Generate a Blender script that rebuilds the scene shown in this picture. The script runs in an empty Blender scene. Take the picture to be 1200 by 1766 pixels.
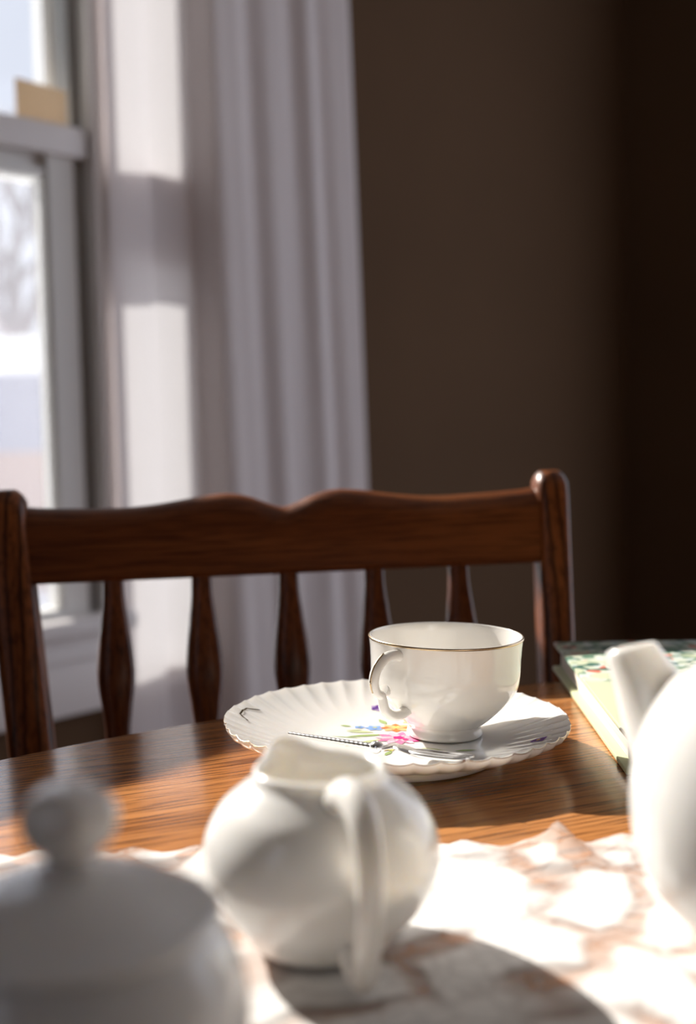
import bpy, bmesh, math, random
from mathutils import Vector, Matrix
PI = math.pi
random.seed(7)
sc = bpy.context.scene
COL = sc.collection

# ------------------------------------------------------------------ camera
F_PX, PITCH, ROLL, HC = 2100.0, math.radians(4.33), math.radians(1.2), 0.94
fw = Vector((0, math.cos(PITCH), -math.sin(PITCH)))
up = Vector((0, math.sin(PITCH), math.cos(PITCH)))
rt = Vector((1, 0, 0))
r2 = rt * math.cos(ROLL) - up * math.sin(ROLL)
u2 = rt * math.sin(ROLL) + up * math.cos(ROLL)
cam = bpy.data.cameras.new('camera')
co = bpy.data.objects.new('camera', cam)
COL.objects.link(co)
co.matrix_world = Matrix(((r2.x, u2.x, -fw.x, 0), (r2.y, u2.y, -fw.y, 0), (r2.z, u2.z, -fw.z, HC), (0, 0, 0, 1)))
cam.sensor_fit = 'VERTICAL'
cam.sensor_height = 36.0
cam.sensor_width = 24.0
cam.lens = 36.0 * F_PX / 1766.0
cam.clip_start = 0.02
cam.dof.use_dof = True
cam.dof.focus_distance = 0.665
cam.dof.aperture_fstop = 4.4
cam.dof.aperture_blades = 9
sc.camera = co

# ------------------------------------------------------------------ sky, sun, exposure
SUN_EL = math.radians(31.2)
sun_h = Vector((0.657, -0.754, 0)).normalized()          # the way the light travels, over the ground
world = bpy.data.worlds.new('winter_sky')
sc.world = world
world.use_nodes = True
wt = world.node_tree
bg = wt.nodes['Background']
bg.inputs['Color'].default_value = (0.84, 0.88, 1.0, 1)
bg.inputs['Strength'].default_value = 0.86
sun = bpy.data.lights.new('sun', 'SUN')
sun.energy = 9.0
sun.color = (1.0, 0.93, 0.84)
sun.angle = math.radians(0.53)
so = bpy.data.objects.new('sun', sun)
COL.objects.link(so)
sd = Vector((sun_h.x * math.cos(SUN_EL), sun_h.y * math.cos(SUN_EL), -math.sin(SUN_EL)))
so.rotation_euler = sd.to_track_quat('-Z', 'Y').to_euler()
so.location = (-4, 4, 4)
sc.view_settings.view_transform = 'Standard'
sc.view_settings.look = 'None'
sc.view_settings.gamma = 1.0
sc.view_settings.use_curve_mapping = False
sc.view_settings.exposure = 0.78
sc.cycles.use_denoising = True
sc.cycles.max_bounces = 12
sc.cycles.transparent_max_bounces = 16
sc.cycles.sample_clamp_indirect = 6.0

# ------------------------------------------------------------------ materials
def mat(name, color, rough=0.5, metal=0.0, coat=0.0, sss=0.0, spec=0.5, trans=0.0):
    m = bpy.data.materials.new(name)
    m.use_nodes = True
    p = m.node_tree.nodes['Principled BSDF']
    p.inputs['Base Color'].default_value = (*color, 1)
    p.inputs['Roughness'].default_value = rough
    p.inputs['Metallic'].default_value = metal
    p.inputs['Coat Weight'].default_value = coat
    p.inputs['Coat Roughness'].default_value = 0.06
    p.inputs['Specular IOR Level'].default_value = spec
    if sss:
        p.inputs['Subsurface Weight'].default_value = sss
        p.inputs['Subsurface Radius'].default_value = (1.0, 0.85, 0.68)
        p.inputs['Subsurface Scale'].default_value = 0.007
    return m

class NT:
    """small helper for wiring node trees"""
    def __init__(self, m):
        self.t = m.node_tree
        self.p = self.t.nodes.get('Principled BSDF')
        self.out = self.t.nodes.get('Material Output')
    def n(self, typ, **kw):
        nd = self.t.nodes.new(typ)
        for k, v in kw.items():
            if k in nd.inputs.keys():
                nd.inputs[k].default_value = v
            else:
                setattr(nd, k, v)
        return nd
    def l(self, a, b):
        self.t.links.new(a, b)
    def ramp(self, fac, stops, interp='LINEAR'):
        r = self.n('ShaderNodeValToRGB')
        r.color_ramp.interpolation = interp
        e = r.color_ramp.elements
        while len(e) < len(stops):
            e.new(0.5)
        for i, (pos, c) in enumerate(stops):
            e[i].position = pos
            e[i].color = (*c, 1) if len(c) == 3 else c
        self.l(fac, r.inputs['Fac'])
        return r.outputs['Color']
    def coords(self, scale=(1, 1, 1), rot=(0, 0, 0), loc=(0, 0, 0)):
        tc = self.n('ShaderNodeTexCoord')
        mp = self.n('ShaderNodeMapping')
        mp.inputs['Scale'].default_value = scale
        mp.inputs['Rotation'].default_value = rot
        mp.inputs['Location'].default_value = loc
        self.l(tc.outputs['Object'], mp.inputs['Vector'])
        return mp.outputs['Vector']
    def bump(self, h, strength=0.2, dist=0.001):
        b = self.n('ShaderNodeBump')
        b.inputs['Strength'].default_value = strength
        b.inputs['Distance'].default_value = dist
        self.l(h, b.inputs['Height'])
        self.l(b.outputs['Normal'], self.p.inputs['Normal'])

def wood(name, light, mid, dark, axis='X', rot=0.0, rough=0.32, coat=0.25, freq=1.0, cath=0.0, pore=0.75, spec=0.5):
    """oak: broad figure, fine streaks and dark pores along the grain axis"""
    m = mat(name, mid, rough, coat=coat, spec=spec)
    w = NT(m)
    def sca(along, across):
        return {'X': (along, across, across), 'Y': (across, along, across), 'Z': (across, across, along)}[axis]
    def pre(scale, loc=(0, 0, 0)):
        tc = w.n('ShaderNodeTexCoord')
        rr = w.n('ShaderNodeVectorRotate', rotation_type='Z_AXIS')
        rr.inputs['Angle'].default_value = rot
        w.l(tc.outputs['Object'], rr.inputs['Vector'])
        mp = w.n('ShaderNodeMapping')
        mp.inputs['Scale'].default_value = scale
        mp.inputs['Location'].default_value = loc
        w.l(rr.outputs['Vector'], mp.inputs['Vector'])
        return mp.outputs['Vector']
    n1 = w.n('ShaderNodeTexNoise', Scale=1.0, Detail=4.0, Roughness=0.55, Distortion=0.6)
    w.l(pre(sca(3 * freq, 26 * freq)), n1.inputs['Vector'])
    base = w.ramp(n1.outputs['Fac'], [(0.30, dark), (0.47, mid), (0.66, light)])
    n2 = w.n('ShaderNodeTexNoise', Scale=1.0, Detail=3.0, Roughness=0.7)
    w.l(pre(sca(14 * freq, 420 * freq), (3, 1, 2)), n2.inputs['Vector'])
    pores = w.ramp(n2.outputs['Fac'], [(0.38, (0.28, 0.23, 0.21)), (0.53, (1, 1, 1))])
    mx = w.n('ShaderNodeMix', data_type='RGBA', blend_type='MULTIPLY')
    mx.inputs[0].default_value = pore
    w.l(base, mx.inputs[6]); w.l(pores, mx.inputs[7])
    col = mx.outputs[2]
    if cath:
        wv = w.n('ShaderNodeTexWave', wave_type='RINGS', rings_direction=axis, Scale=1.0, Distortion=3.5, Detail=2.0)
        wv.inputs['Detail Scale'].default_value = 1.2
        w.l(pre(sca(3.5, 34), (0.3, 0.9, 0.4)), wv.inputs['Vector'])
        rg = w.ramp(wv.outputs['Fac'], [(0.0, (0.10, 0.07, 0.06)), (0.36, (1, 1, 1))])
        m2 = w.n('ShaderNodeMix', data_type='RGBA', blend_type='MULTIPLY')
        m2.inputs[0].default_value = cath
        w.l(col, m2.inputs[6]); w.l(rg, m2.inputs[7])
        col = m2.outputs[2]
    w.l(col, w.p.inputs['Base Color'])
    w.bump(n2.outputs['Fac'], 0.12, 0.0006)
    return m

def plaster(name, color, rough=0.9):
    m = mat(name, color, rough, spec=0.2)
    w = NT(m)
    n = w.n('ShaderNodeTexNoise', Scale=180.0, Detail=3.0)
    w.l(w.coords(), n.inputs['Vector'])
    w.bump(n.outputs['Fac'], 0.15, 0.001)
    n2 = w.n('ShaderNodeTexNoise', Scale=2.5, Detail=3.0)
    w.l(w.coords(), n2.inputs['Vector'])
    c0 = tuple(c * 0.94 for c in color); c1 = tuple(c * 1.06 for c in color)
    w.l(w.ramp(n2.outputs['Fac'], [(0.3, c0), (0.7, c1)]), w.p.inputs['Base Color'])
    return m

M = {}
M['table'] = wood('oiled_oak', (0.56, 0.245, 0.084), (0.48, 0.195, 0.060), (0.32, 0.118, 0.034), 'X', math.radians(-24), 0.20, 0.05, 1.0, pore=0.95)
M['table_leg'] = wood('oak_upright', (0.40, 0.165, 0.05), (0.33, 0.125, 0.035), (0.22, 0.08, 0.02), 'Z')
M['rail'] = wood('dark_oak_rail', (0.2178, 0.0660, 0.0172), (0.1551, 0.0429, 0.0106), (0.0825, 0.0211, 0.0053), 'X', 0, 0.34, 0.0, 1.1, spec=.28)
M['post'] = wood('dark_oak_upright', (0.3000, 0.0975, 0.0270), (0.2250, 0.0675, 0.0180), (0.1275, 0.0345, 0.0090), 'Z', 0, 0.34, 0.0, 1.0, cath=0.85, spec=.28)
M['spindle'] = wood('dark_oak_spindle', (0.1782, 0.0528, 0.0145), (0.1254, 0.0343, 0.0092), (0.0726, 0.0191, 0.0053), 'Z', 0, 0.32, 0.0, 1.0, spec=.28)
M['china'] = mat('white_glazed_china', (0.88, 0.86, 0.825), 0.16, coat=0.4, sss=0.45)
M['cup'] = mat('thin_ivory_porcelain', (0.84, 0.815, 0.775), 0.12, coat=0.6, sss=0.12)
M['gold'] = mat('worn_gilding', (0.62, 0.47, 0.30), 0.25, metal=1.0)
M['dark_gilt'] = mat('dark_gilt_line', (0.10, 0.07, 0.035), 0.35, metal=0.6)
M['silver'] = mat('polished_silver', (0.85, 0.84, 0.83), 0.22, metal=1.0)
M['wall'] = plaster('taupe_wall_paint', (0.120, 0.071, 0.040))
M['ceiling'] = plaster('ceiling_paint', (0.62, 0.60, 0.57))
M['trim'] = mat('white_trim_paint', (0.84, 0.81, 0.81), 0.42)
M['sash'] = mat('grey_white_vinyl', (0.84, 0.84, 0.82), 0.38)
M['track'] = mat('grey_jamb_liner', (0.36, 0.37, 0.37), 0.5)
M['floor'] = wood('oak_floor', (0.26, 0.13, 0.06), (0.20, 0.09, 0.04), (0.12, 0.05, 0.02), 'X', 0, 0.4, 0.1, 0.6)
M['snow'] = mat('snow', (0.86, 0.88, 0.92), 0.9)
M['siding'] = mat('blue_grey_siding', (0.50, 0.50, 0.58), 0.8)
M['brick_skirt'] = mat('pinkish_fence_paint', (0.62, 0.47, 0.42), 0.85)
M['bark'] = mat('grey_bark', (0.30, 0.28, 0.30), 0.9)
M['rod'] = mat('white_rod', (0.7, 0.7, 0.7), 0.4)
M['glass'] = bpy.data.materials.new('window_glass')
def _glass():
    m = M['glass']; m.use_nodes = True
    t = m.node_tree
    for n in list(t.nodes):
        t.nodes.remove(n)
    o = t.nodes.new('ShaderNodeOutputMaterial'); tr = t.nodes.new('ShaderNodeBsdfTransparent')
    gl = t.nodes.new('ShaderNodeBsdfGlossy'); mx = t.nodes.new('ShaderNodeMixShader'); fr = t.nodes.new('ShaderNodeFresnel')
    tr.inputs['Color'].default_value = (0.80, 0.805, 0.81, 1)
    gl.inputs['Roughness'].default_value = 0.02
    fr.inputs['IOR'].default_value = 1.3
    t.links.new(fr.outputs[0], mx.inputs[0]); t.links.new(tr.outputs[0], mx.inputs[1])
    t.links.new(gl.outputs[0], mx.inputs[2]); t.links.new(mx.outputs[0], o.inputs['Surface'])
_glass()

def _curtain():
    m = mat('white_lilac_curtain_cloth', (0.92, 0.86, 0.87), 0.9, spec=0.1)
    w = NT(m)
    wv = w.n('ShaderNodeTexNoise', Scale=900.0, Detail=2.0)
    w.l(w.coords(), wv.inputs['Vector'])
    w.bump(wv.outputs['Fac'], 0.2, 0.0005)
    tl = w.n('ShaderNodeBsdfTranslucent')
    tl.inputs['Color'].default_value = (0.80, 0.80, 0.82, 1)
    mx = w.n('ShaderNodeMixShader')
    mx.inputs[0].default_value = 0.20
    w.l(w.p.outputs[0], mx.inputs[1]); w.l(tl.outputs[0], mx.inputs[2])
    w.l(mx.outputs[0], w.out.inputs['Surface'])
    return m
M['curtain'] = _curtain()

def _lace():
    m = mat('white_cotton_lace', (0.80, 0.785, 0.765), 0.9, spec=0.1)
    w = NT(m)
    nz = w.n('ShaderNodeTexNoise', Scale=16.0, Detail=2.0)
    w.l(w.coords(), nz.inputs['Vector'])
    add = w.n('ShaderNodeMix', data_type='VECTOR'); add.inputs[0].default_value = 0.05
    w.l(w.coords(), add.inputs[4]); w.l(nz.outputs['Color'], add.inputs[5])
    def veins(scale, lo, hi):
        vo = w.n('ShaderNodeTexVoronoi', feature='DISTANCE_TO_EDGE', Scale=scale)
        w.l(add.outputs[1], vo.inputs['Vector'])
        e = w.n('ShaderNodeMapRange', interpolation_type='SMOOTHSTEP'); e.inputs['From Min'].default_value = lo; e.inputs['From Max'].default_value = hi
        e.inputs['To Min'].default_value = 1.0; e.inputs['To Max'].default_value = 0.0
        w.l(vo.outputs['Distance'], e.inputs['Value'])
        return e.outputs[0]
    n2 = w.n('ShaderNodeTexNoise', Scale=26.0, Detail=1.0)
    w.l(w.coords(loc=(4, 2, 0)), n2.inputs['Vector'])
    msk = w.n('ShaderNodeMapRange'); msk.inputs['From Min'].default_value = 0.32; msk.inputs['From Max'].default_value = 0.52
    w.l(n2.outputs['Fac'], msk.inputs['Value'])
    mul = w.n('ShaderNodeMath', operation='MULTIPLY')
    w.l(veins(21.0, .04, .17), mul.inputs[0]); w.l(msk.outputs[0], mul.inputs[1])
    sm = w.n('ShaderNodeMath', operation='MULTIPLY_ADD'); sm.inputs[1].default_value = .22      # small eyelets inside the motifs
    w.l(veins(75.0, .03, .16), sm.inputs[0]); w.l(mul.outputs[0], sm.inputs[2])
    al = w.n('ShaderNodeMath', operation='MULTIPLY', use_clamp=True); al.inputs[1].default_value = .62
    w.l(sm.outputs[0], al.inputs[0])
    tr = w.n('ShaderNodeBsdfTransparent')
    mx = w.n('ShaderNodeMixShader')
    w.l(al.outputs[0], mx.inputs[0]); w.l(w.p.outputs[0], mx.inputs[1]); w.l(tr.outputs[0], mx.inputs[2])
    w.l(mx.outputs[0], w.out.inputs['Surface'])
    n3 = w.n('ShaderNodeTexNoise', Scale=300.0, Detail=3.0)
    w.l(w.coords(), n3.inputs['Vector'])
    w.bump(n3.outputs['Fac'], 0.5, 0.0012)
    return m
M['lace'] = _lace()

def thin_cloth(name, color, through, fac, holes=0.0):
    m = mat(name, color, 0.85, spec=0.1)
    w = NT(m)
    tl = w.n('ShaderNodeBsdfTranslucent'); tl.inputs['Color'].default_value = (*through, 1)
    mx = w.n('ShaderNodeMixShader'); mx.inputs[0].default_value = fac
    w.l(w.p.outputs[0], mx.inputs[1]); w.l(tl.outputs[0], mx.inputs[2])
    res = mx.outputs[0]
    if holes:
        tr = w.n('ShaderNodeBsdfTransparent'); m2 = w.n('ShaderNodeMixShader'); m2.inputs[0].default_value = holes
        w.l(res, m2.inputs[1]); w.l(tr.outputs[0], m2.inputs[2]); res = m2.outputs[0]
    w.l(res, w.out.inputs['Surface'])
    return m
M['card'] = thin_cloth('tan_card', (0.68, 0.59, 0.48), (0.80, 0.68, 0.52), 0.28)
M['screen'] = thin_cloth('insect_screen_mesh', (0.5, 0.5, 0.5), (0.9, 0.9, 0.92), 0.5, 0.92)

# ------------------------------------------------------------------ mesh helpers
def link(name, bm, m, parent=None, smooth=35, mats=None):
    bmesh.ops.recalc_face_normals(bm, faces=bm.faces)
    me = bpy.data.meshes.new(name)
    bm.to_mesh(me); bm.free()
    for mm in (mats or [m]):
        me.materials.append(mm)
    if smooth:
        me.shade_smooth()
        me.set_sharp_from_angle(angle=math.radians(smooth))
    o = bpy.data.objects.new(name, me)
    COL.objects.link(o)
    if parent:
        o.parent = parent
    return o

def empty(name, loc=(0, 0, 0), rot=(0, 0, 0)):
    o = bpy.data.objects.new(name, None)
    COL.objects.link(o)
    o.location = loc; o.rotation_euler = rot
    o.empty_display_size = 0.05
    return o

def tag(o, label=None, cat=None, group=None, kind=None):
    if label: o['label'] = label
    if cat: o['category'] = cat
    if group: o['group'] = group
    if kind: o['kind'] = kind
    return o

def box(bm, x0, x1, y0, y1, z0, z1, bev=0.0, seg=2):
    r = bmesh.ops.create_cube(bm, size=1.0)
    vs = r['verts']
    for v in vs:
        v.co = Vector((x0 + (v.co.x + .5) * (x1 - x0), y0 + (v.co.y + .5) * (y1 - y0), z0 + (v.co.z + .5) * (z1 - z0)))
    if bev:
        es = list({e for v in vs for e in v.link_edges})
        bmesh.ops.bevel(bm, geom=es, offset=bev, segments=seg, profile=0.5, affect='EDGES')

def boxes(name, lst, m, parent=None, bev=0.0, smooth=35):
    bm = bmesh.new()
    for b in lst:
        box(bm, *b, bev=bev)
    return link(name, bm, m, parent, smooth)

def grid_surface(bm, rows, close_u=True, cap0=False, cap1=False):
    """rows: lists of points of equal length, skinned together"""
    V = [[bm.verts.new(p) for p in r] for r in rows]
    n = len(rows[0])
    for i in range(len(V) - 1):
        for j in range(n if close_u else n - 1):
            k = (j + 1) % n
            bm.faces.new((V[i][j], V[i][k], V[i + 1][k], V[i + 1][j]))
    if cap0: bm.faces.new(V[0][::-1])
    if cap1: bm.faces.new(V[-1])
    return V

def spline(pts, n):
    """Catmull-Rom through pts, n samples"""
    P = [Vector(p) for p in pts]
    P = [P[0] * 2 - P[1]] + P + [P[-1] * 2 - P[-2]]
    out = []
    m = len(P) - 3
    for i in range(n):
        t = i / (n - 1) * m
        k = min(int(t), m - 1); t -= k
        a, b, c, d = P[k:k + 4]
        out.append(0.5 * ((2 * b) + (c - a) * t + (2 * a - 5 * b + 4 * c - d) * t * t + (3 * b - a - 3 * c + d) * t ** 3))
    return out

def lathe(bm, prof, seg=96, fn=None):
    """prof: (r, z) list; fn(r, z, a, i) -> (r, z) reshapes it round the axis"""
    rows = []
    for i, (r, z) in enumerate(prof):
        row = []
        for j in range(seg):
            a = 2 * PI * j / seg
            rr, zz = fn(r, z, a, i) if fn else (r, z)
            row.append((rr * math.cos(a), rr * math.sin(a), zz))
        rows.append(row)
    grid_surface(bm, rows, True, cap0=True, cap1=True)

def smooth_prof(pts, n):
    return [(max(p.x, 1e-5), p.y) for p in [Vector((q[0], q[1])) for q in [(s.x, s.y) for s in spline([(a, b, 0) for a, b in pts], n)]]]

def sweep(bm, path, sec, n=16, side=Vector((0, 0, 1)), squash=1.0, square=1.0):
    """tube along path; sec = radius per point; squash scales the width across 'side'; square > 1 makes it boxier"""
    P = [Vector(p) for p in path]
    rows = []
    for i, p in enumerate(P):
        t = (P[min(i + 1, len(P) - 1)] - P[max(i - 1, 0)]).normalized()
        a = side.cross(t)
        if a.length < 1e-4: a = Vector((1, 0, 0)).cross(t)
        a.normalize(); b = t.cross(a).normalized()
        r = sec[i] if isinstance(sec, (list, tuple)) else sec
        row = []
        for j in range(n):
            an = 2 * PI * j / n
            c, s = math.cos(an), math.sin(an)
            c = math.copysign(abs(c) ** (1 / square), c); s = math.copysign(abs(s) ** (1 / square), s)
            row.append(p + a * (c * r * squash) + b * (s * r))
        rows.append(row)
    grid_surface(bm, rows, True, True, True)

def rsweep(bm, sections, bevr):
    """post: sections = (centre, half_x, half_y) going up; rounded-rectangle cross-section"""
    rows = []
    for c, hx, hy in sections:
        row = []
        b = min(bevr, hx * .9, hy * .9)
        for (sx, sy, a0) in ((1, 1, 0), (-1, 1, 90), (-1, -1, 180), (1, -1, 270)):
            for k in range(4):
                a = math.radians(a0 + k * 30)
                row.append(Vector(c) + Vector((sx * (hx - b) + b * math.cos(a), sy * (hy - b) + b * math.sin(a), 0)))
        rows.append(row)
    grid_surface(bm, rows, True, True, True)

# ------------------------------------------------------------------ the room
TH = math.radians(41)
W0 = Vector((-0.41, 1.92, 0))
UW = Vector((math.sin(TH), math.cos(TH), 0)); OW = Vector((-math.cos(TH), math.sin(TH), 0))
WM = Matrix(((UW.x, OW.x, 0, W0.x), (UW.y, OW.y, 0, W0.y), (0, 0, 1, 0), (0, 0, 0, 1)))   # x along the window wall, y outwards
def on_wall(o):
    o.matrix_world = WM
    return o
T_CORNER, WT = 1.755, 0.13
OP1, OP2, ZS, ZT = (-0.785, 0.028), (0.058, 0.228), 0.62, 2.16
ZS2 = 0.505
wl = boxes('wall_back', [(-2.6, OP1[0], 0, WT, 0, 2.55), (OP1[1], OP2[0], 0, WT, 0, 2.55), (OP2[1], T_CORNER + .15, 0, WT, 0, 2.55),
                    (OP1[0], OP1[1], 0, WT, 0, ZS), (OP1[0], OP1[1], 0, WT, ZT, 2.55), (OP2[0], OP2[1], 0, WT, 0, ZS2), (OP2[0], OP2[1], 0, WT, ZT, 2.55)], M['wall'])
on_wall(tag(wl, 'brown taupe painted wall holding the window', kind='structure'))
wr = boxes('wall_right', [(T_CORNER, T_CORNER + .12, -.60, 0, 0, 2.55), (T_CORNER, T_CORNER + .12, -3.4, -3.2, 0, 2.55), (T_CORNER, T_CORNER + .12, -3.2, -.60, 2.4, 2.55)], M['wall'])  # doorway is an added gap out of view, brings sky light onto the window wall
on_wall(tag(wr, 'dark brown taupe wall right of the corner with a wide unseen doorway added to let in daylight', kind='structure'))
wf = boxes('wall_left', [(-2.72, -2.6, -.9, WT, 0, 2.55), (-2.72, -2.6, -3.4, -1.4, 0, 2.55), (-2.72, -2.6, -1.4, -.9, 0, .85), (-2.72, -2.6, -1.4, -.9, 2.2, 2.55)], M['wall'])
on_wall(tag(wf, 'brown taupe wall behind and left of the camera', kind='structure'))
wn = boxes('wall_front', [(-2.72, T_CORNER + .12, -3.52, -3.4, 0, 2.55)], M['wall'])
on_wall(tag(wn, 'taupe wall far behind the table', kind='structure'))
w3 = empty('added_window_3')  # unseen window, added to bring sky light in from the left
w3.matrix_world = WM
tag(w3, 'plain white window added out of view in the left wall to light the room', kind='structure')
boxes('casing', [(-2.6, -2.585, -1.48, -1.4, .78, 2.27), (-2.6, -2.585, -.9, -.82, .78, 2.27), (-2.6, -2.585, -1.4, -.9, 2.2, 2.27), (-2.6, -2.56, -1.4, -.9, .80, .85)], M['trim'], w3, .003)
boxes('sash', [(-2.68, -2.64, -1.4, -1.36, .85, 2.2), (-2.68, -2.64, -.94, -.9, .85, 2.2), (-2.68, -2.64, -1.36, -.94, 2.16, 2.2), (-2.68, -2.64, -1.36, -.94, .85, .89), (-2.68, -2.64, -1.36, -.94, 1.50, 1.545)], M['sash'], w3, .002)
boxes('pane', [(-2.662, -2.658, -1.36, -.94, .89, 1.5)], M['glass'], w3)
boxes('pane', [(-2.662, -2.658, -1.36, -.94, 1.545, 2.16)], M['glass'], w3)
fl = boxes('floor', [(-2.6, T_CORNER, -3.4, 0, -0.05, 0)], M['floor'])
on_wall(tag(fl, 'oak floor under the table', kind='structure'))
ce = boxes('ceiling', [(-2.6, T_CORNER + .12, -3.4, WT, 2.55, 2.62)], M['ceiling'])
on_wall(tag(ce, 'pale ceiling above the table', kind='structure'))
bb = boxes('baseboard_back', [(-2.6, T_CORNER, -0.014, 0, 0, 0.11)], M['trim'], bev=0.003)
on_wall(tag(bb, 'white baseboard below the window', kind='structure'))

def make_window(name, a, b, label, rail_lo, rail_hi, stile, ZS=ZS):
    TRK = .03 if b - a > .3 else .008
    w = empty(name)
    w.matrix_world = WM
    tag(w, label, kind='structure')
    P = lambda n, l, m, bev=0.002: boxes(n, l, m, w, bev)
    P('jamb', [(a, a + .006, 0.0, WT, ZS, ZT), (b - .006, b, 0.0, WT, ZS, ZT), (a + .006, b - .006, 0.0, WT, ZT - .006, ZT)], M['sash'], 0)
    # upper sash in the outer track
    u0, u1 = 0.052, 0.086
    s = stile
    up_ = P('upper_sash', [(a + .006, a + .006 + s * .55, u0, u1, rail_lo - .030, ZT - .006), (b - .006 - s * .55, b - .006, u0, u1, rail_lo - .030, ZT - .006),
                     (a + .006 + s * .55, b - .006 - s * .55, u0, u1, ZT - .05, ZT - .006), (a + .006 + s * .55, b - .006 - s * .55, u0, u1, rail_lo - .030, rail_hi - .01)], M['sash'])
    P('pane', [(a + .006 + s * .5, b - .006 - s * .5, .067, .071, rail_hi - .012, ZT - .048)], M['glass'], 0)
    # lower sash in the inner track
    l0, l1 = 0.006, 0.044
    sl = s
    P('lower_sash', [(a + .006, a + .006 + sl, l0, l1, ZS + .02, rail_hi - .002), (b - TRK, b - TRK - sl, l0, l1, ZS + .02, rail_hi - .002),
                     (a + .006 + sl, b - TRK - sl, l0 + .014, l1, rail_lo - .020, rail_lo), (a + .006 + sl, b - TRK - sl, l0, l1, ZS + .02, ZS + .035)], M['sash'])
    P('meeting_rail', [(a + .006, b - .012, -.008, l1, rail_lo, rail_hi)], M['trim'], 0.004)
    P('glazing_bead', [(b - TRK - sl - .007, b - TRK - sl, l0 + .004, l0 + .02, ZS + .035, rail_lo - .020), (a + .006 + sl, b - TRK - sl, l0 + .004, l0 + .02, rail_lo - .034, rail_lo - .020)], M['sash'])
    P('pane', [(a + .006 + sl * .8, b - TRK - sl * .8, .024, .028, ZS + .03, rail_lo - .018)], M['glass'], 0)
    if b - a > .3: P('insect_screen', [(a + .006, b - .006, .105, .106, ZS + .01, rail_lo)], M['screen'], 0)
    if b - a > .3: P('track', [(b - .026, b - .006, .012, .05, ZS + .02, ZT - .006)], M['track'])
    return w
w1 = make_window('window_1', OP1[0], OP1[1], 'white double-hung window with snow showing through its panes', 1.352, 1.398, 0.045)
wc = boxes('casing', [(OP1[1] - .006, OP2[0] - .006, -.018, 0, ZS + .03, ZT + .07), (OP1[0] - .075, OP1[0] + .006, -.018, 0, ZS + .03, ZT + .07),
                      (OP1[0] + .006, OP1[1] - .006, -.018, 0, ZT - .006, ZT + .07)], M['trim'], w1, 0.003)
boxes('stool', [(OP1[0] - .10, OP2[0] + .002, -.040, .05, ZS - .005, ZS + .022)], M['trim'], w1, 0.004)
boxes('sill', [(OP1[0], OP1[1], .05, .16, ZS - .03, ZS + .012)], M['trim'], w1, 0.003)
boxes('apron', [(OP1[0] - .075, OP2[0] + .002, -.018, 0, 0.49, ZS - .005)], M['trim'], w1, 0.003)
boxes('apron_bead', [(OP1[0] - .075, OP2[0] + .002, -.024, -.018, 0.575, 0.590)], M['trim'], w1, 0.002)
w2 = make_window('added_window_2', OP2[0], OP2[1], 'narrow white side window added unseen behind the curtain to sunlight it', 1.225, 1.350, 0.002, ZS2)  # hidden opening added and shaped to cast the sunlit strip on the curtain

cd = boxes('card', [(-.101, -.010, .000, .0035, 1.398, 1.456)], M['card'], bev=0.0008)
bmx = cd.data
for v in bmx.vertices:                                     # a slight curl, lower towards the left
    v.co.y += 0.006 * ((v.co.x + .055) / .045) ** 2 * .4
    if v.co.z > 1.43: v.co.z -= .004 * (v.co.x + .10) / .09
on_wall(tag(cd, 'small tan card standing on the meeting rail of the window', 'card'))

# curtain: hangs in front of the added side window and runs on over the wall
def curtain_d(t, z):
    k = min(1, max(0, (t - .212) / .03)); k = k * k * (3 - 2 * k)
    flat = -.024 - .004 * math.cos((t - .05) / .17 * PI * 2) + .010 * min(1, max(0, (t - .125) / .008))
    ph = (t - .205) / (.118 + .015 * math.sin(t * 9)) * 2 * PI + .25 * math.sin(z * 1.7 + t * 8)
    fold = -.052 - .012 * (0.5 - 0.5 * math.cos(ph)) * (1.0 - .25 * math.sin(t * 23)) + .002 * math.sin(t * 110 + z * 2) 
    return flat * (1 - k) + fold * k
bm = bmesh.new()
NZ, NTT = 60, 200
rows = []
for i in range(NZ + 1):
    z = .06 + (2.26 - .06) * i / NZ
    wid = .551 + .030 * (1.6 - z) / 1.0
    rows.append([(.041 + wid * j / NTT, curtain_d(.041 + .551 * j / NTT, z), z) for j in range(NTT + 1)])
grid_surface(bm, rows, False)
cu = link('curtain', bm, M['curtain'], smooth=180)
on_wall(tag(cu, 'long pale lilac white curtain hanging beside the window', 'curtain'))
bm = bmesh.new()
sweep(bm, [(-1.05, -.075, 2.30), (-.2, -.075, 2.30), (.72, -.075, 2.30)], 0.009, 16)
for t in (-.98, .68):
    box(bm, t - .008, t + .008, -.075, 0, 2.288, 2.30)
rd = link('curtain_rod', bm, M['rod'])
on_wall(tag(rd, 'white curtain rod above the window carrying the pale curtain', 'curtain rod'))

# ------------------------------------------------------------------ outdoors
gr = boxes('ground', [(-60, 60, WT + .05, 80, -1.2, -0.95)], M['snow'])
on_wall(tag(gr, 'snow covered ground outside', kind='structure'))
sh = empty('garden_shed', (-4.1, 14.0, -.95), (0, 0, math.radians(8)))
tag(sh, 'blue grey shed under a snowy roof seen through the window', 'shed')
boxes('wall', [(-4.2, 3.0, 0, 3.5, 1.60, 2.50)], M['siding'], sh)
for i in range(6):
    boxes('siding_board', [(-4.2, 3.0, -.03, 0, 1.60 + i * .15, 1.60 + (i + 1) * .15 - .02)], M['siding'], sh)
boxes('plinth', [(-4.25, 3.05, -.06, 3.5, 0, 1.60)], M['brick_skirt'], sh)
bm = bmesh.new()
rows = []
for k in range(13):
    y = -.5 + 4.5 * k / 12
    zz = 2.50 + .55 * (1 - abs((y - 1.75) / 2.25) ** 1.6)
    rows.append([(x, y, zz + .05 * math.sin(x * 1.3 + k)) for x in (-4.5, -3, -1.5, 0, 1.5, 3.3)])
V = grid_surface(bm, rows, False)
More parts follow.
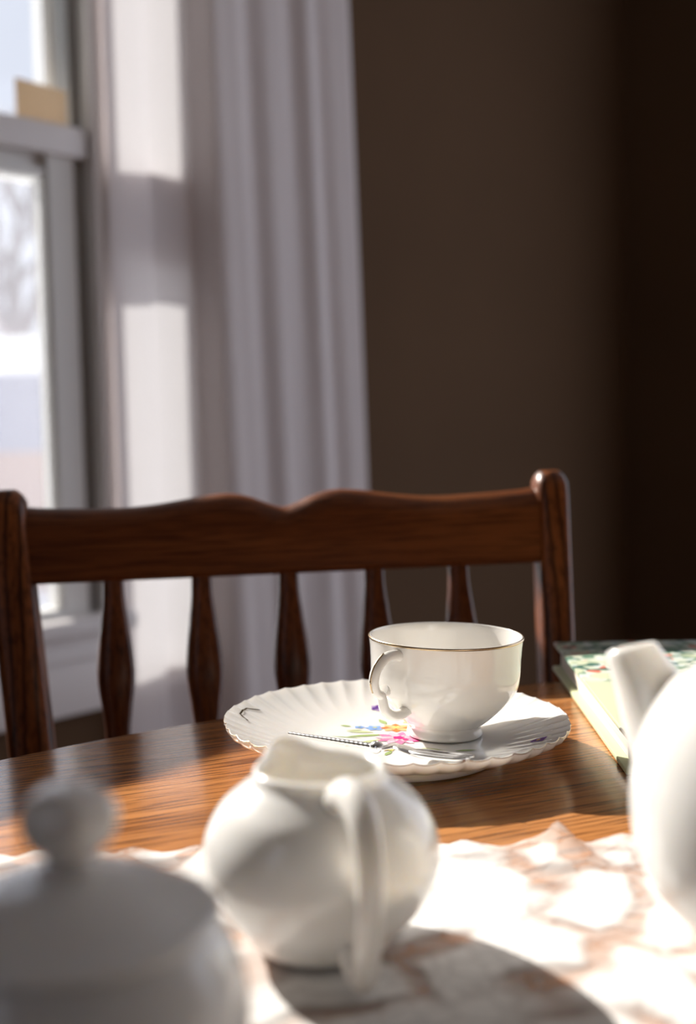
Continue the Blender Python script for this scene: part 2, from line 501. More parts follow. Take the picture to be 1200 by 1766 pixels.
bmesh.ops.solidify(bm, geom=bm.faces[:], thickness=.25)
link('snow_roof', bm, M['snow'], sh)
tr = empty('bare_tree', (-5.6, 20.0, -.95))
tag(tr, 'bare winter tree standing beyond the shed', 'tree')
bm = bmesh.new()
def branch(p, d, L, r, lev):
    q = p + d * L
    mid = p + d * L * .5 + Vector((random.uniform(-.1, .1), random.uniform(-.1, .1), 0)) * L * .5
    sweep(bm, [p, mid, q], [r, r * .8, r * .6], 6)
    if lev == 0: return
    for _ in range(3 if lev > 1 else 4):
        nd = (d + Vector((random.uniform(-.8, .8), random.uniform(-.8, .8), random.uniform(-.2, .6)))).normalized()
        branch(p + d * L * random.uniform(.55, 1.0), nd, L * random.uniform(.55, .75), r * .55, lev - 1)
branch(Vector((0, 0, 0)), Vector((0.03, 0, 1)), 3.0, .26, 5)
link('branches', bm, M['bark'], tr)

# ------------------------------------------------------------------ table
TC, TR, TZ = Vector((0.286, 0.147, 0)), 0.734, 0.75
tb = empty('dining_table', (TC.x, TC.y, 0))
tag(tb, 'round polished honey oak dining table under the china', 'table')
bm = bmesh.new()
pr = [(1e-4, TZ - .028), (TR - .010, TZ - .028), (TR - .003, TZ - .025), (TR, TZ - .018), (TR, TZ - .009), (TR - .0015, TZ - .004), (TR - .005, TZ - .001), (TR - .009, TZ), (TR * .5, TZ), (1e-4, TZ)]
lathe(bm, pr, 160)
link('tabletop', bm, M['table'], tb, 30)
bm = bmesh.new()
lathe(bm, [(TR - .13, TZ - .09), (TR - .11, TZ - .09), (TR - .11, TZ - .028), (TR - .13, TZ - .028)], 96)
link('apron', bm, M['table_leg'], tb)
bm = bmesh.new()
lathe(bm, smooth_prof([(.001, .10), (.085, .10), (.09, .16), (.06, .24), (.075, .36), (.055, .50), (.06, .60), (.12, .68), (.16, .721), (.001, .722)], 60), 48)
link('pedestal', bm, M['table_leg'], tb)
for k in range(4):
    a = math.radians(20 + 90 * k)
    bm = bmesh.new()
    d = Vector((math.cos(a), math.sin(a), 0))
    sweep(bm, spline([d * .04 + Vector((0, 0, .17)), d * .18 + Vector((0, 0, .15)), d * .32 + Vector((0, 0, .07)), d * .42 + Vector((0, 0, .028))], 14), [.045 - .0014 * i for i in range(14)], 12, square=1.6)
    link('leg', bm, M['table_leg'], tb)

# ------------------------------------------------------------------ chair
PHI = math.radians(6.3)
ch = empty('dining_chair', (-0.0435, 0.967, 0.0), (0, math.radians(-0.55), PHI))
tag(ch, 'dark oak spindle-back dining chair standing at the far side of the table', 'chair')
LEAN = 0.21
def by(z):
    return (z - .86) * LEAN if z > .44 else (.44 - .86) * LEAN - (.44 - z) * .02 - (.44 - z) ** 2 * -.25
HX = .2180
for s in (-1, 1):
    bm = bmesh.new()
    secs = []
    for z in [0, .1, .2, .3, .4, .44, .5, .56, .62, .68, .74, .79, .83, .86, .875, .8835, .8885, .8915, .893]:
        hw, hd = (.0135, .017) if s > 0 else (.0165, .018)
        if z < .4: hw, hd = .015, .018
        if z > .88:
            e = (z - .88) / .013
            hw *= math.sqrt(max(0.05, 1 - (e * .82) ** 2)); hd *= math.sqrt(max(0.05, 1 - (e * .82) ** 2))
        secs.append(((s * (HX + (z - .86) * .04) if s > 0 else -(HX - .0040) - (max(z, .45) - .86) * .095, by(z), z), hw, hd))
    rsweep(bm, secs, .009)
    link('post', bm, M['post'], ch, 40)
# crest rail: two humps and a notch between
PX = .000470
top = [(-443, 127), (-400, 122), (-300, 118), (-255, 118), (-215, 121), (-170, 127), (-130, 133), (-90, 135), (-55, 128), (-25, 116), (0, 109),
       (25, 116), (55, 128), (90, 135), (130, 133), (170, 127), (215, 121), (255, 118), (300, 118), (400, 122), (443, 127)]
tops = spline([(x * PX, h * PX, 0) for x, h in top], 110)
ZB = .8205
bm = bmesh.new()
rows = []
for p in tops:
    x, h = p.x, p.y
    bow = -.010 * (1 - (x / .205) ** 2) * 0.0
    th = .0120
    zt, zb = ZB + h, ZB
    r = .004
    prof = []
    arc = [(-th + .017 * (1 - math.cos(q)), zt - .015 * (1 - math.sin(q))) for q in [PI / 2 * k / 6 for k in range(7)]]
    for (yy, zz) in [(-th, zb + r)] + arc + [(th * .85, zt - .001), (th, zt - .004), (th, zb + r), (th * .6, zb), (-th * .6, zb)]:
        prof.append((x, by(zz) + yy + bow, zz))
    rows.append(prof)
grid_surface(bm, rows, True, True, True)
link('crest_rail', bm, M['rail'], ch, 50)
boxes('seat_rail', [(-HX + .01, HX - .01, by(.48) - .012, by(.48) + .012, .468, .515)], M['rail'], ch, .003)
for k in range(5):
    xc = (k - 2) * .0683 + .002
    bm = bmesh.new()
    secs = []
    for i in range(41):
        f = i / 40                                      # 0 at the crest rail, 1 at the seat rail
        z = .824 + (.50 - .824) * f
        g = f * (.824 - .50) / .115                    # arrow shape: widest about a third of the way down
        keys = [(0, .0078), (.15, .0083), (.30, .0104), (.50, .0133), (.62, .0145), (.72, .0141), (.85, .0118), (1.0, .0098), (1.5, .0085)]
        hw = keys[-1][1]
        for (a, wa), (b, wb) in zip(keys, keys[1:]):
            if a <= g <= b:
                u = (g - a) / (b - a); u = u * u * (3 - 2 * u) * .5 + u * .5
                hw = wa + (wb - wa) * u
        hd = .0088 + .0030 * max(0, 1 - abs(g - .62) / .45)
        secs.append(((xc + (f * .324) * xc * -.05, by(z), z), hw, hd))
    rsweep(bm, secs, .0130)
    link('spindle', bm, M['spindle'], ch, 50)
ys = by(.44)
bm = bmesh.new()
box(bm, -.225, .225, ys - .40, ys + .012, .432, .468, .010, 3)
link('seat', bm, M['rail'], ch)
for s in (-1, 1):
    bm = bmesh.new()
    sweep(bm, spline([(s * .185, ys - .36, .436), (s * .188, ys - .362, .30), (s * .19, ys - .365, .12), (s * .19, ys - .366, 0.0)], 14), [.019, .02, .022, .022, .019, .017, .019, .021, .021, .019, .017, .016, .015, .014], 14)
    link('leg', bm, M['post'], ch)
    bm = bmesh.new()
    sweep(bm, [(s * .189, ys - .364, .17), (s * .19, ys - .18, .17), (s * (HX - .03), by(.17), .17)], [.008, .011, .008], 10)
    link('stretcher', bm, M['spindle'], ch)

# ------------------------------------------------------------------ lace runner
EDGE = 0.527
bm = bmesh.new()
nx, ny = 300, 190
X0, X1, Y0 = -.34, .52, -.03
rows = []
rng = random.Random(3)
for j in range(ny + 1):
    f = j / ny
    row = []
    for i in range(nx + 1):
        x = X0 + (X1 - X0) * i / nx
        sc_ = .0045 * abs(math.sin(x * PI / .021)) + .0015 * math.sin(x * 60) + .0012 * math.sin(x * 430)
        yend = EDGE + .013 * (x - .04) + sc_ - .004
        y = Y0 + (yend - Y0) * (1 - (1 - f) ** 1.15)
        z = TZ + .0016 + .0007 * math.sin(x * 41 + y * 23) * math.sin(y * 57 - x * 13)
        de = yend - y
        if de < .06:
            z += .0010 * (1 - de / .06) * (1 + math.sin(x * 170))
        dx = abs(x - .089 - de * .15)
        k = max(0, 1 - dx / (.012 + de * .12))
        if k > 0 and de < .075:
            k = k * k * (3 - 2 * k) * .5 + k * .5
            z += .0085 * k * (1 - de / .075) ** 1.6
        dx2 = abs(x - .152 + de * .3)
        k2 = max(0, 1 - dx2 / (.018 + de * .12))
        if k2 > 0 and de < .06:
            z += .0035 * k2 * k2 * (3 - 2 * k2) * (1 - de / .06) ** 1.5
        row.append((x - TC.x, y - TC.y, z))
    rows.append(row)
grid_surface(bm, rows, False)
ru = link('lace_runner', bm, M['lace'], smooth=180)
ru.location = (TC.x, TC.y, 0)
tag(ru, 'white lace table runner with a small raised fold at its edge', 'table runner')

# ------------------------------------------------------------------ plate
PR = .0975
NS = 44
def plate_top(r, a):
    u = max(0, min(1, (r - .048) / (PR - .048)))
    z = .0070 + .0145 * (u ** 1.35)
    fl_ = max(0, min(1, (r - .062) / .03))
    s = abs(math.sin((a + .10 * u) * NS / 2))
    z += (-.0011 * s ** .8 + .0005) * fl_
    return z
def plate_edge(a):
    s = abs(math.sin((a + .10) * NS / 2))
    b = abs(math.sin((a + .10) * NS / 8))
    return PR * (1 - .007 * (1 - s ** .75) - .012 * (1 - b ** .6))
pl = empty('luncheon_plate', (.0245, .678, TZ + .0012), (0, math.radians(1.2), 0))
tag(pl, 'white fluted china plate with scalloped gold rim and painted flowers under the teacup', 'plate')
bm = bmesh.new()
SEG = NS * 10
rt_, rb_ = [], []
radii = [.0005, .015, .03, .042, .048] + [.048 + (1 - .048) * 0 + (PR - .048) * k / 26 for k in range(1, 27)]
topr = []
for r in radii:
    row = []
    for j in range(SEG):
        a = 2 * PI * j / SEG
        rr = r * (1 + (plate_edge(a) / PR - 1) * max(0, (r - .05) / (PR - .05)) ** 1.5)
        row.append((rr * math.cos(a), rr * math.sin(a), plate_top(r, a)))
    topr.append(row)
botr = []
for r, dz in [(PR, -.0016), (PR * .985, -.0034), (PR * .94, -.0042), (PR * .86, -.0044), (PR * .75, -.0042), (.0605, -.0042)]:
    row = []
    for j in range(SEG):
        a = 2 * PI * j / SEG
        e = plate_edge(a) / PR - 1
        rr = r * (1 + e * max(0, (r - .05) / (PR - .05)) ** 1.5)
        row.append((rr * math.cos(a), rr * math.sin(a), plate_top(r, a) + dz))
    botr.append(row)
for r, z in [(.0585, .0022), (.0575, .0003), (.0565, 0), (.0550, 0), (.0540, .0004), (.0530, .0030), (.03, .0036), (.0005, .0036)]:
    botr.append([(r * math.cos(2 * PI * j / SEG), r * math.sin(2 * PI * j / SEG), z) for j in range(SEG)])
grid_surface(bm, topr + botr, True, True, True)
link('plate_body', bm, M['china'], pl, 60)
bm = bmesh.new()
ring = []
for j in range(SEG):
    a = 2 * PI * j / SEG
    e = plate_edge(a)
    z = plate_top(PR, a) - .0004
    ring.append([((e + .0002 * math.cos(q)) * math.cos(a), (e + .0002 * math.cos(q)) * math.sin(a), z + .0003 * math.sin(q)) for q in [2 * PI * k / 6 for k in range(6)]])
ring.append(ring[0])
grid_surface(bm, ring, True)
bmesh.ops.remove_doubles(bm, verts=bm.verts, dist=1e-6)
link('gold_rim', bm, M['gold'], pl, 180)

# painted flowers: flat print lying on the glaze of the plate
def pm(name, c):
    return mat(name, c, 0.22, coat=0.3)
INK = [pm('orange_print', (.85, .22, .06)), pm('pink_print', (.86, .25, .45)), pm('magenta_print', (.75, .04, .26)), pm('blue_print', (.28, .46, .86)), pm('violet_print', (.16, .07, .33)),
       pm('green_print', (.36, .48, .18)), pm('pale_green_print', (.58, .64, .36)), pm('yellow_print', (.85, .68, .20)), pm('pale_pink_print', (.90, .56, .66)), pm('peach_print', (.90, .52, .26)), M['dark_gilt'], pm('soft_violet_print', (.45, .33, .60))]
PCX, PCY = .0245, .678
def petal(bm, cx, cy, ang, L, W, ink, off=.00022, r0=0.0):
    """a leaf or petal outline laid on the plate, from (cx, cy) along ang"""
    pts = []
    n = 6
    ca, sa = math.cos(ang), math.sin(ang)
    for k in range(n + 1):
        t = k / n
        pts.append((r0 + L * t, W * math.sin(PI * min(1, t * .94 + .05)) * .5))
    for k in range(n, -1, -1):
        t = k / n
        pts.append((r0 + L * t, -W * math.sin(PI * min(1, t * .94 + .05)) * .5))
    vs = []
    for (p, q) in pts:
        x = cx + p * ca - q * sa; y = cy + p * sa + q * ca
        r = math.hypot(x, y)
        vs.append(bm.verts.new((x, y, plate_top(r, math.atan2(y, x)) + off)))
    m2 = len(vs) // 2
    for k in range(m2 - 1):
        f = bm.faces.new((vs[k], vs[k + 1], vs[len(vs) - 2 - k], vs[len(vs) - 1 - k]))
        f.material_index = ink
def flower(x, y, R, n, ink, ink2, centre, rot=0.0):
    x -= PCX; y -= PCY
    bm = bmesh.new()
    for k in range(n):
        petal(bm, x, y, rot + 2 * PI * k / n, R, R * 3.6 / n * 1.25, ink if k % 2 == 0 else ink2, .00022 + .00001 * k)
    for k in range(n):
        petal(bm, x, y, rot + 2 * PI * (k + .5) / n, R * .6, R * 1.5 / n, ink2, .00034 + .00001 * k)
    for k in range(5):
        petal(bm, x, y, 2 * PI * k / 5, R * .26, R * .26, centre, .0005 + .00001 * k)
    link('printed_flower', bm, None, pl, 0, INK)
def leaf(x, y, ang, L, W, ink):
    bm = bmesh.new()
    petal(bm, x - PCX, y - PCY, ang, L, W, ink)
    link('printed_leaf', bm, None, pl, 0, INK)
flower(.0255, .7060, .0098, 8, 0, 9, 7)
flower(.0130, .7060, .0062, 6, 3, 3, 6)
flower(.0040, .7080, .0034, 5, 3, 3, 5)
flower(.0260, .6830, .0140, 11, 1, 8, 2, .2)
flower(.0300, .6795, .0085, 7, 2, 1, 2, .5)
flower(.0190, .6610, .0056, 6, 9, 7, 0)
flower(.0470, .6440, .0064, 5, 11, 4, 7)
flower(.0150, .7420, .0040, 5, 11, 4, 4)
flower(.1000, .6470, .0050, 5, 4, 4, 9)
for (x, y, a, L, W, i) in [(.020, .7150, 1.9, .012, .004, 5), (.030, .7170, .9, .012, .004, 6), (-.001, .7095, 2.7, .007, .003, 5), (.012, .6960, 3.0, .016, .0045, 6), (.018, .6910, 3.35, .022, .004, 5), (.016, .6800, 3.7, .016, .004, 6),
                           (.014, .6720, 3.5, .020, .0022, 5), (.038, .6620, -.4, .012, .004, 6), (.0050, .6830, 2.9, .018, .0012, 5), (.021, .6560, 4.3, .010, .003, 5), (.056, .6560, .2, .012, .003, 5), (.0060, .7020, 3.3, .010, .002, 6), (-.017, .682, -.5, .018, .0040, 4)]:
    leaf(x, y, a, L, W, i)
# dark gilt bracket line near the left rim
bm = bmesh.new()
def ribbon(bm, pts, wid, off, ink):
    P = []
    for (p, q) in zip(pts, pts[1:]):
        P += [Vector(p).lerp(Vector(q), k / 12) for k in range(12)]
    P.append(Vector(pts[-1]))
    prev = None
    for i, p in enumerate(P):
        t = (P[min(i + 1, len(P) - 1)] - P[max(i - 1, 0)]).normalized()
        n = Vector((-t.y, t.x)) * wid * .5
        pair = []
        for s_ in (1, -1):
            x, y = p.x + n.x * s_ - PCX, p.y + n.y * s_ - PCY
            pair.append(bm.verts.new((x, y, plate_top(math.hypot(x, y), math.atan2(y, x)) + off)))
        if prev:
            bm.faces.new((prev[0], pair[0], pair[1], prev[1])).material_index = ink
        prev = pair
ribbon(bm, [(-.0600, .6835), (-.0652, .6930), (-.0625, .7060), (-.0545, .7080)], .0011, .0005, 10)
link('gilt_line', bm, None, pl, 0, INK)

# ------------------------------------------------------------------ teacup
cup = empty('teacup', (.0530, .6915, TZ + .0081), (0, math.radians(1.7), 0))
tag(cup, 'ivory white porcelain teacup with a fine gold rim and curled handle', 'cup')
outer = [(.0195, 0), (.0212, .0003), (.0219, .0014), (.0215, .0030), (.0207, .0050), (.0214, .0066), (.0240, .0085), (.0292, .0130), (.0366, .0205), (.0411, .0272), (.0427, .0347), (.0431, .0447), (.0436, .0520), (.0443, .0573)]
op = smooth_prof(outer, 60)
inner = [(.0438, .0578), (.0431, .0574), (.0424, .0520), (.0419, .0447), (.0414, .0347), (.0396, .0275), (.0352, .0212), (.0280, .0145), (.0200, .0105), (.0100, .0088), (.0005, .0085)]
ip = smooth_prof(inner, 40)
bm = bmesh.new()
lathe(bm, [(.0005, .0022), (.0180, .0022), (.0188, .0006)] + op + ip, 128)
link('cup_body', bm, M['cup'], cup, 60)
bm = bmesh.new()
rows = []
for j in range(97):
    a = 2 * PI * j / 96
    rows.append([((.04412 + .00045 * math.cos(q)) * math.cos(a), (.04412 + .00045 * math.cos(q)) * math.sin(a), .0571 + .0008 * math.sin(q)) for q in [2 * PI * k / 6 for k in range(6)]])
grid_surface(bm, rows, True)
link('gold_rim', bm, M['gold'], cup, 180)
HD = Vector((-.66, -.75, 0)).normalized()
def hp(r, z):
    return HD * r + Vector((0, 0, z))
bm = bmesh.new()
path = spline([hp(.0420, .0515), hp(.0480, .0525), hp(.0555, .0515), hp(.0620, .0465), hp(.0640, .0400), hp(.0620, .0345), hp(.0578, .0318), hp(.0565, .0285), hp(.0545, .0235), hp(.0490, .0195), hp(.0420, .0185), hp(.0340, .0205)], 48)
sweep(bm, path, [.0036 - .0008 * math.sin(PI * i / 47) for i in range(48)], 14, side=HD.cross(Vector((0, 0, 1))), squash=0.9)
link('handle', bm, M['cup'], cup, 60)
bm = bmesh.new()
sweep(bm, spline([hp(.0560, .0350), hp(.0530, .0335), hp(.0510, .0345)], 10), [.0030, .0030, .0029, .0028, .0027, .0025, .0022, .0018, .0012, .0004], 12)
link('handle_spur', bm, M['cup'], cup, 60)
bm = bmesh.new()
N_ = HD.cross(Vector((0, 0, 1)))
gp = spline([hp(.0560, .0547), hp(.0632, .0495), hp(.0668, .0410), hp(.0650, .0345)], 20)
sweep(bm, gp, .0005, 6)
link('gilt_line', bm, M['gold'], cup, 180)

# ------------------------------------------------------------------ small fork lying on the plate
A, B = Vector((-.0352, .6640, .7672)), Vector((.0575, .5885, .7705))
fk = empty('dessert_fork', A)
tag(fk, 'small silver fork with a twisted stem lying across the plate in front of the teacup', 'fork')
D = (B - A); L = D.length; D.normalize()
S = Vector((0, 0, 1)).cross(D).normalized(); U = D.cross(S)
def fp(l, s=0.0, u=0.0):
    return D * l + S * s + U * u
bm = bmesh.new()
rows = []
n = 120
for i in range(n + 1):
    f = i / n
    r = .0011 + .0008 * f
    tw = f * 60
    row = []
    for k in range(12):
        q = 2 * PI * k / 12
        rr = r * (1 + .035 * math.cos(2 * (q - tw)))
        row.append(fp(f * L * .50, rr * math.cos(q), rr * math.sin(q)))
    rows.append(row)
grid_surface(bm, rows, True, True, True)
link('twisted_stem', bm, M['silver'], fk, 60)
bm = bmesh.new()
kp = [(.0006, -.0042), (.0022, -.0036), (.0034, -.0018), (.0037, 0), (.0034, .0018), (.0022, .0036), (.0006, .0042)]
rows = [[fp(L * .515 + z, r * math.cos(2 * PI * k / 16), r * math.sin(2 * PI * k / 16)) for k in range(16)] for r, z in kp]
grid_surface(bm, rows, True, True, True)
link('knop', bm, M['silver'], fk, 60)
bm = bmesh.new()
rows = []
for i in range(41):
    f = i / 40
    w_ = .0030 + .0042 * math.sin(PI * min(1, f / .45)) * (1 if f < .45 else 0) + (.0016 if f >= .45 else 0) * math.sin(PI * (f - .45) / .55)
    hgt = .0011
    bend = .0022 * math.sin(PI * f) 
    rows.append([fp(L * .53 + f * L * .20, w_ * math.cos(q), hgt * math.sin(q) + bend) for q in [2 * PI * k / 14 for k in range(14)]])
grid_surface(bm, rows, True, True, True)
link('fork_shoulder', bm, M['silver'], fk, 60)
for s in (-1, 0, 1):
    bm = bmesh.new()
    sweep(bm, spline([fp(L * .70, s * .0014, .0006), fp(L * .76, s * .0036, .0008), fp(L * .86, s * .0040, .0010), fp(L * .95, s * .0038, .0016), fp(L * 1.0, s * .0034, .0024)], 18), [.0014] * 14 + [.0012, .0010, .0008, .0005], 10)
    link('tine', bm, M['silver'], fk, 60)

# ------------------------------------------------------------------ creamer
cr = empty('creamer', (-.0122, .4275, TZ + .0026))
tag(cr, 'round white china creamer with upright spout and looped handle on the lace runner', 'creamer')
SA = math.atan2(.86, -.52)                                # spout points away from the camera
def cream_fn(r, z, a, i):
    d = (a - SA + PI) % (2 * PI) - PI
    g = math.exp(-(d / .36) ** 2)
    k = max(0, (z - .050) / .016)
    return r + .0065 * g * k ** 1.3, z + .0048 * g * k ** 1.2 - .0012 * k
co_ = smooth_prof([(.0200, 0), (.0240, .0006), (.0262, .0025), (.0285, .0060), (.0365, .0150), (.0415, .0250), (.0427, .0330), (.0410, .0420), (.0360, .0510), (.0290, .0575), (.0248, .0612), (.0236, .0650)], 50)
ci_ = smooth_prof([(.0222, .0655), (.0210, .0640), (.0222, .0600), (.0280, .0545), (.0370, .0440), (.0400, .0330), (.0370, .0180), (.0270, .0070), (.0005, .0050)], 34)
bm = bmesh.new()
lathe(bm, [(.0005, .002), (.018, .002), (.019, .0004)] + co_ + ci_, 112, cream_fn)
link('body', bm, M['china'], cr, 60)
HC2 = Vector((.30, -.955, 0)).normalized()
def h2(r, z):
    return HC2 * r + Vector((0, 0, z))
bm = bmesh.new()
path = spline([h2(.0250, .0575), h2(.0330, .0630), h2(.0430, .0630), h2(.0525, .0570), h2(.0560, .0460), h2(.0550, .0330), h2(.0525, .0200), h2(.0490, .0090), h2(.0430, .0050), h2(.0330, .0095)], 44)
sweep(bm, path, [.0068 - .0022 * min(1, i / 20) for i in range(44)], 14, side=HC2.cross(Vector((0, 0, 1))), squash=1.0)
link('handle', bm, M['china'], cr, 60)

# ------------------------------------------------------------------ sugar bowl
sb = empty('sugar_bowl', (-.0690, .288, TZ - .0004))
tag(sb, 'white china sugar bowl with a knobbed lid in shade beside the creamer', 'sugar bowl')
so_ = smooth_prof([(.0210, 0), (.0250, .0008), (.0265, .0040), (.0300, .0100), (.0372, .0230), (.0415, .0380), (.0422, .0480), (.0405, .0580), (.0365, .0660), (.0335, .0695)], 46)
bm = bmesh.new()
lathe(bm, [(.0005, .002), (.019, .002), (.020, .0004)] + so_ + smooth_prof([(.0320, .0700), (.0345, .0640), (.0390, .0480), (.0340, .0230), (.0200, .0070), (.0005, .0060)], 24), 112)
link('body', bm, M['china'], sb, 60)
bm = bmesh.new()
lathe(bm, [(.0005, .0690), (.0325, .0690)] + smooth_prof([(.0352, .0692), (.0362, .0705), (.0352, .0722), (.0315, .0740), (.0250, .0775), (.0160, .0812), (.0095, .0830), (.0070, .0845)], 30) + [(.0005, .085)], 112)
lid = link('lid', bm, M['china'], sb, 60)
bm = bmesh.new()
def knob_fn(r, z, a, i):
    return r * (1 + .05 * math.cos(a * 5) * (1 if z > .089 else 0)), z
lathe(bm, [(.0005, .0825)] + smooth_prof([(.0070, .0830), (.0058, .0850), (.0062, .0870), (.0092, .0900), (.0112, .0940), (.0114, .0975), (.0098, .1010), (.0060, .1035), (.0005, .1042)], 34), 60, knob_fn)
link('knob', bm, M['china'], lid, 60)
for s in (-1, 1):
    bm = bmesh.new()
    d = Vector((s * math.cos(2.2), s * math.sin(2.2), 0))
    Z = Vector((0, 0, 1))
    sweep(bm, spline([d * .040 + Z * .060, d * .050 + Z * .063, d * .058 + Z * .056, d * .057 + Z * .044, d * .048 + Z * .034, d * .038 + Z * .031], 24), .0038, 12, side=d.cross(Z))
    if s == 1: link('handle', bm, M['china'], sb, 60)
    else: bm.free()

# ------------------------------------------------------------------ teapot
tp = empty('teapot', (.1520, .415, TZ + .0026))
tag(tp, 'white china teapot with raised spout standing on the lace runner', 'teapot')
to_ = smooth_prof([(.0280, 0), (.0315, .0010), (.0320, .0035), (.0350, .0080), (.0450, .0190), (.0525, .0340), (.0550, .0510), (.0540, .0680), (.0490, .0850), (.0410, .0985), (.0320, .1060), (.0285, .1090)], 56)
to_ = [(r, z * .93) for r, z in to_]
bm = bmesh.new()
lathe(bm, [(.0005, .002), (.026, .002), (.027, .0004)] + to_ + smooth_prof([(.0270, .1015), (.0265, .0995), (.0300, .0960), (.0460, .0770), (.0515, .0470), (.0400, .0160), (.0005, .0060)], 26), 120)
link('body', bm, M['china'], tp, 60)
SP = Vector((-.75, .66, 0)).normalized()
def h3(r, z): return SP * r + Vector((0, 0, z))
bm = bmesh.new()
path = spline([h3(.030, .050), h3(.038, .058), h3(.0450, .068), h3(.0505, .078), h3(.0555, .088), h3(.0610, .0985)], 30)
rads = [.0250 - .0150 * (i / 29) ** .7 for i in range(30)]
# outer wall, lip, then a way back down the bore
P_ = path + [path[-1] + Vector((0, 0, .0011)), path[-1] + Vector((0, 0, .0014))] + [path[k] for k in (28, 26, 23, 20)]
R_ = rads + [.0093, .0084] + [.0074, .0072, .0068, .0060]
rows = []
for i, p in enumerate(P_):
    k = min(i, 29) if i < 32 else {32: 28, 33: 26, 34: 23, 35: 20}[i]
    t = (path[min(k + 1, 29)] - path[max(k - 1, 0)]).normalized()
    if k > 22: t = (t * (1 - (k - 22) / 7 * .5) + Vector((0, 0, 1)) * (k - 22) / 7 * .5).normalized()
    a_ = SP.cross(Vector((0, 0, 1))).normalized(); b_ = t.cross(a_).normalized()
    rows.append([p + a_ * (R_[i] * math.cos(2 * PI * q / 24)) + b_ * (R_[i] * math.sin(2 * PI * q / 24)) for q in range(24)])
grid_surface(bm, rows, True, True, True)
link('spout', bm, M['china'], tp, 60)
bm = bmesh.new()
lathe(bm, [(.0005, .1005), (.026, .1005)] + smooth_prof([(.0295, .1010), (.0300, .1030), (.0250, .1075), (.0150, .1125), (.0070, .1150)], 22) + [(.0005, .1155)], 96)
tl_ = link('lid', bm, M['china'], tp, 60)
bm = bmesh.new()
lathe(bm, [(.0005, .1140)] + smooth_prof([(.0060, .1145), (.0050, .1170), (.0085, .1215), (.0105, .1260), (.0085, .1300), (.0005, .1320)], 26), 48)
link('knob', bm, M['china'], tl_, 60)
bm = bmesh.new()
d = -SP
path = spline([d * .050 + Vector((0, 0, .085)), d * .068 + Vector((0, 0, .095)), d * .088 + Vector((0, 0, .085)), d * .093 + Vector((0, 0, .062)), d * .083 + Vector((0, 0, .038)), d * .062 + Vector((0, 0, .026)), d * .046 + Vector((0, 0, .024))], 36)
sweep(bm, path, .0052, 14, side=d.cross(Vector((0, 0, 1))))
link('handle', bm, M['china'], tp, 60)

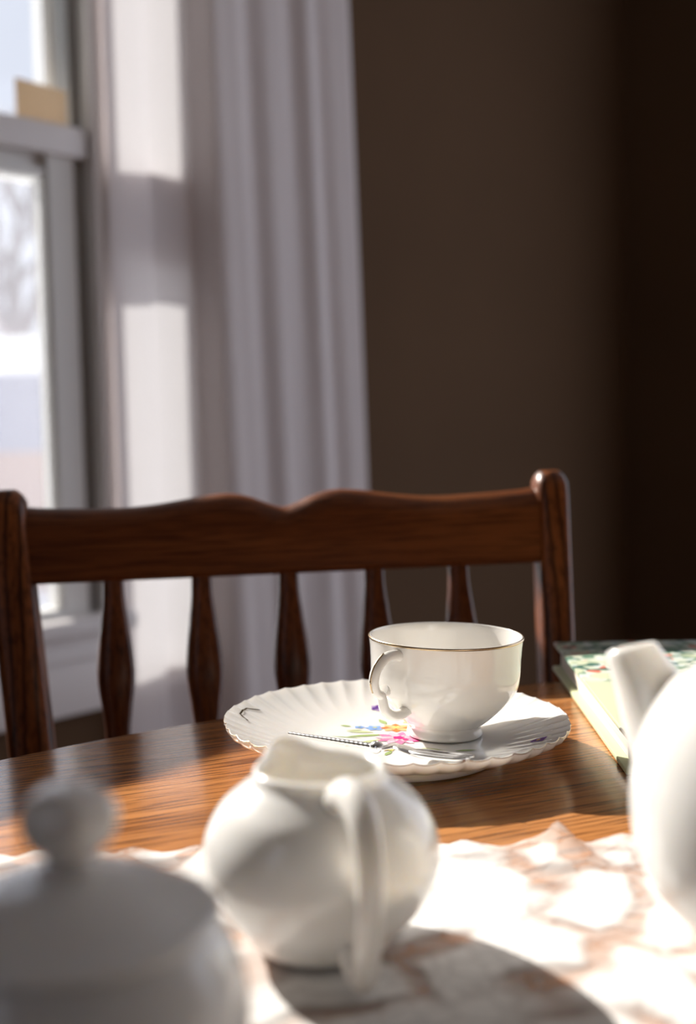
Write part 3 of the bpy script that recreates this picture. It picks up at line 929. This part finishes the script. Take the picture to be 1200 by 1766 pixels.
# ------------------------------------------------------------------ book
def _cover():
    m = mat('printed_floral_cover', (.62, .66, .48), 0.35, coat=0.15)
    w = NT(m)
    # painted garden scene at the far edge, plain sage towards the middle
    tc = w.n('ShaderNodeTexCoord'); sx = w.n('ShaderNodeSeparateXYZ')
    w.l(tc.outputs['Object'], sx.inputs[0])
    v1 = w.n('ShaderNodeTexVoronoi', feature='F1', Scale=150.0)
    w.l(w.coords(), v1.inputs['Vector'])
    sr = w.n('ShaderNodeSeparateColor'); w.l(v1.outputs['Color'], sr.inputs[0])
    cols = w.ramp(sr.outputs[0], [(0.0, (.05, .15, .12)), (.22, (.22, .36, .24)), (.40, (.74, .78, .66)), (.55, (.66, .74, .70)), (.68, (.78, .80, .72)), (.80, (.70, .18, .12)), (.86, (.60, .66, .52)), (1.0, (.40, .52, .55))], 'CONSTANT')
    n1 = w.n('ShaderNodeTexNoise', Scale=20.0, Detail=3.0)
    w.l(w.coords(), n1.inputs['Vector'])
    ad = w.n('ShaderNodeMath', operation='MULTIPLY_ADD'); ad.inputs[1].default_value = .12
    w.l(n1.outputs['Fac'], ad.inputs[0]); w.l(sx.outputs['Y'], ad.inputs[2])
    mr = w.n('ShaderNodeMapRange'); mr.inputs['From Min'].default_value = -.055; mr.inputs['From Max'].default_value = -.035
    w.l(ad.outputs[0], mr.inputs['Value'])
    n2 = w.n('ShaderNodeTexNoise', Scale=60.0, Detail=2.0)
    w.l(w.coords(loc=(1, 2, 3)), n2.inputs['Vector'])
    m2 = w.n('ShaderNodeMapRange'); m2.inputs['From Min'].default_value = .40; m2.inputs['From Max'].default_value = .46
    w.l(n2.outputs['Fac'], m2.inputs['Value'])
    mu = w.n('ShaderNodeMath', operation='MULTIPLY')
    w.l(mr.outputs[0], mu.inputs[0]); w.l(m2.outputs[0], mu.inputs[1])
    mx = w.n('ShaderNodeMix', data_type='RGBA')
    mx.inputs[6].default_value = (.62, .67, .47, 1)
    w.l(mu.outputs[0], mx.inputs[0]); w.l(cols, mx.inputs[7])
    w.l(mx.outputs[2], w.p.inputs['Base Color'])
    return m
M['cover'] = _cover()
M['board'] = mat('pale_green_book_board', (.60, .64, .40), 0.45)
def _pages():
    m = mat('cream_page_edges', (.84, .78, .68), 0.8)
    w = NT(m)
    n = w.n('ShaderNodeTexNoise', Scale=1.0, Detail=1.0)
    w.l(w.coords((2, 2, 900)), n.inputs['Vector'])
    w.l(w.ramp(n.outputs['Fac'], [(.35, (.66, .58, .48)), (.6, (.86, .80, .71))]), w.p.inputs['Base Color'])
    w.bump(n.outputs['Fac'], .4, .0005)
    return m
M['pages'] = _pages()
BW, BL, BT = .20, .27, .021
bk = empty('book', (.1505, .899, TZ + .0004), (0, 0, math.radians(-1.5)))   # origin at the far left corner, x to the right, y negative towards the camera
tag(bk, 'pale green hardback book with a floral painted cover lying beside the teapot', 'book')
boxes('back_board', [(0, BW, -BL, 0, 0, .0030)], M['board'], bk, .0006)
boxes('page_block', [(.0055, BW - .003, -BL + .005, -.005, .0030, BT - .0030)], M['pages'], bk, .0006)
boxes('spine', [(BW - .003, BW, -BL, 0, .0030, BT - .003)], M['board'], bk, .0008)
cv = boxes('front_board', [(0.001, BW, -BL, 0, BT - .0030, BT)], M['cover'], bk, .0006)
cv.data.transform(Matrix.Translation((-.1, .03, 0)))
cv.location = (.1, -.03, 0)
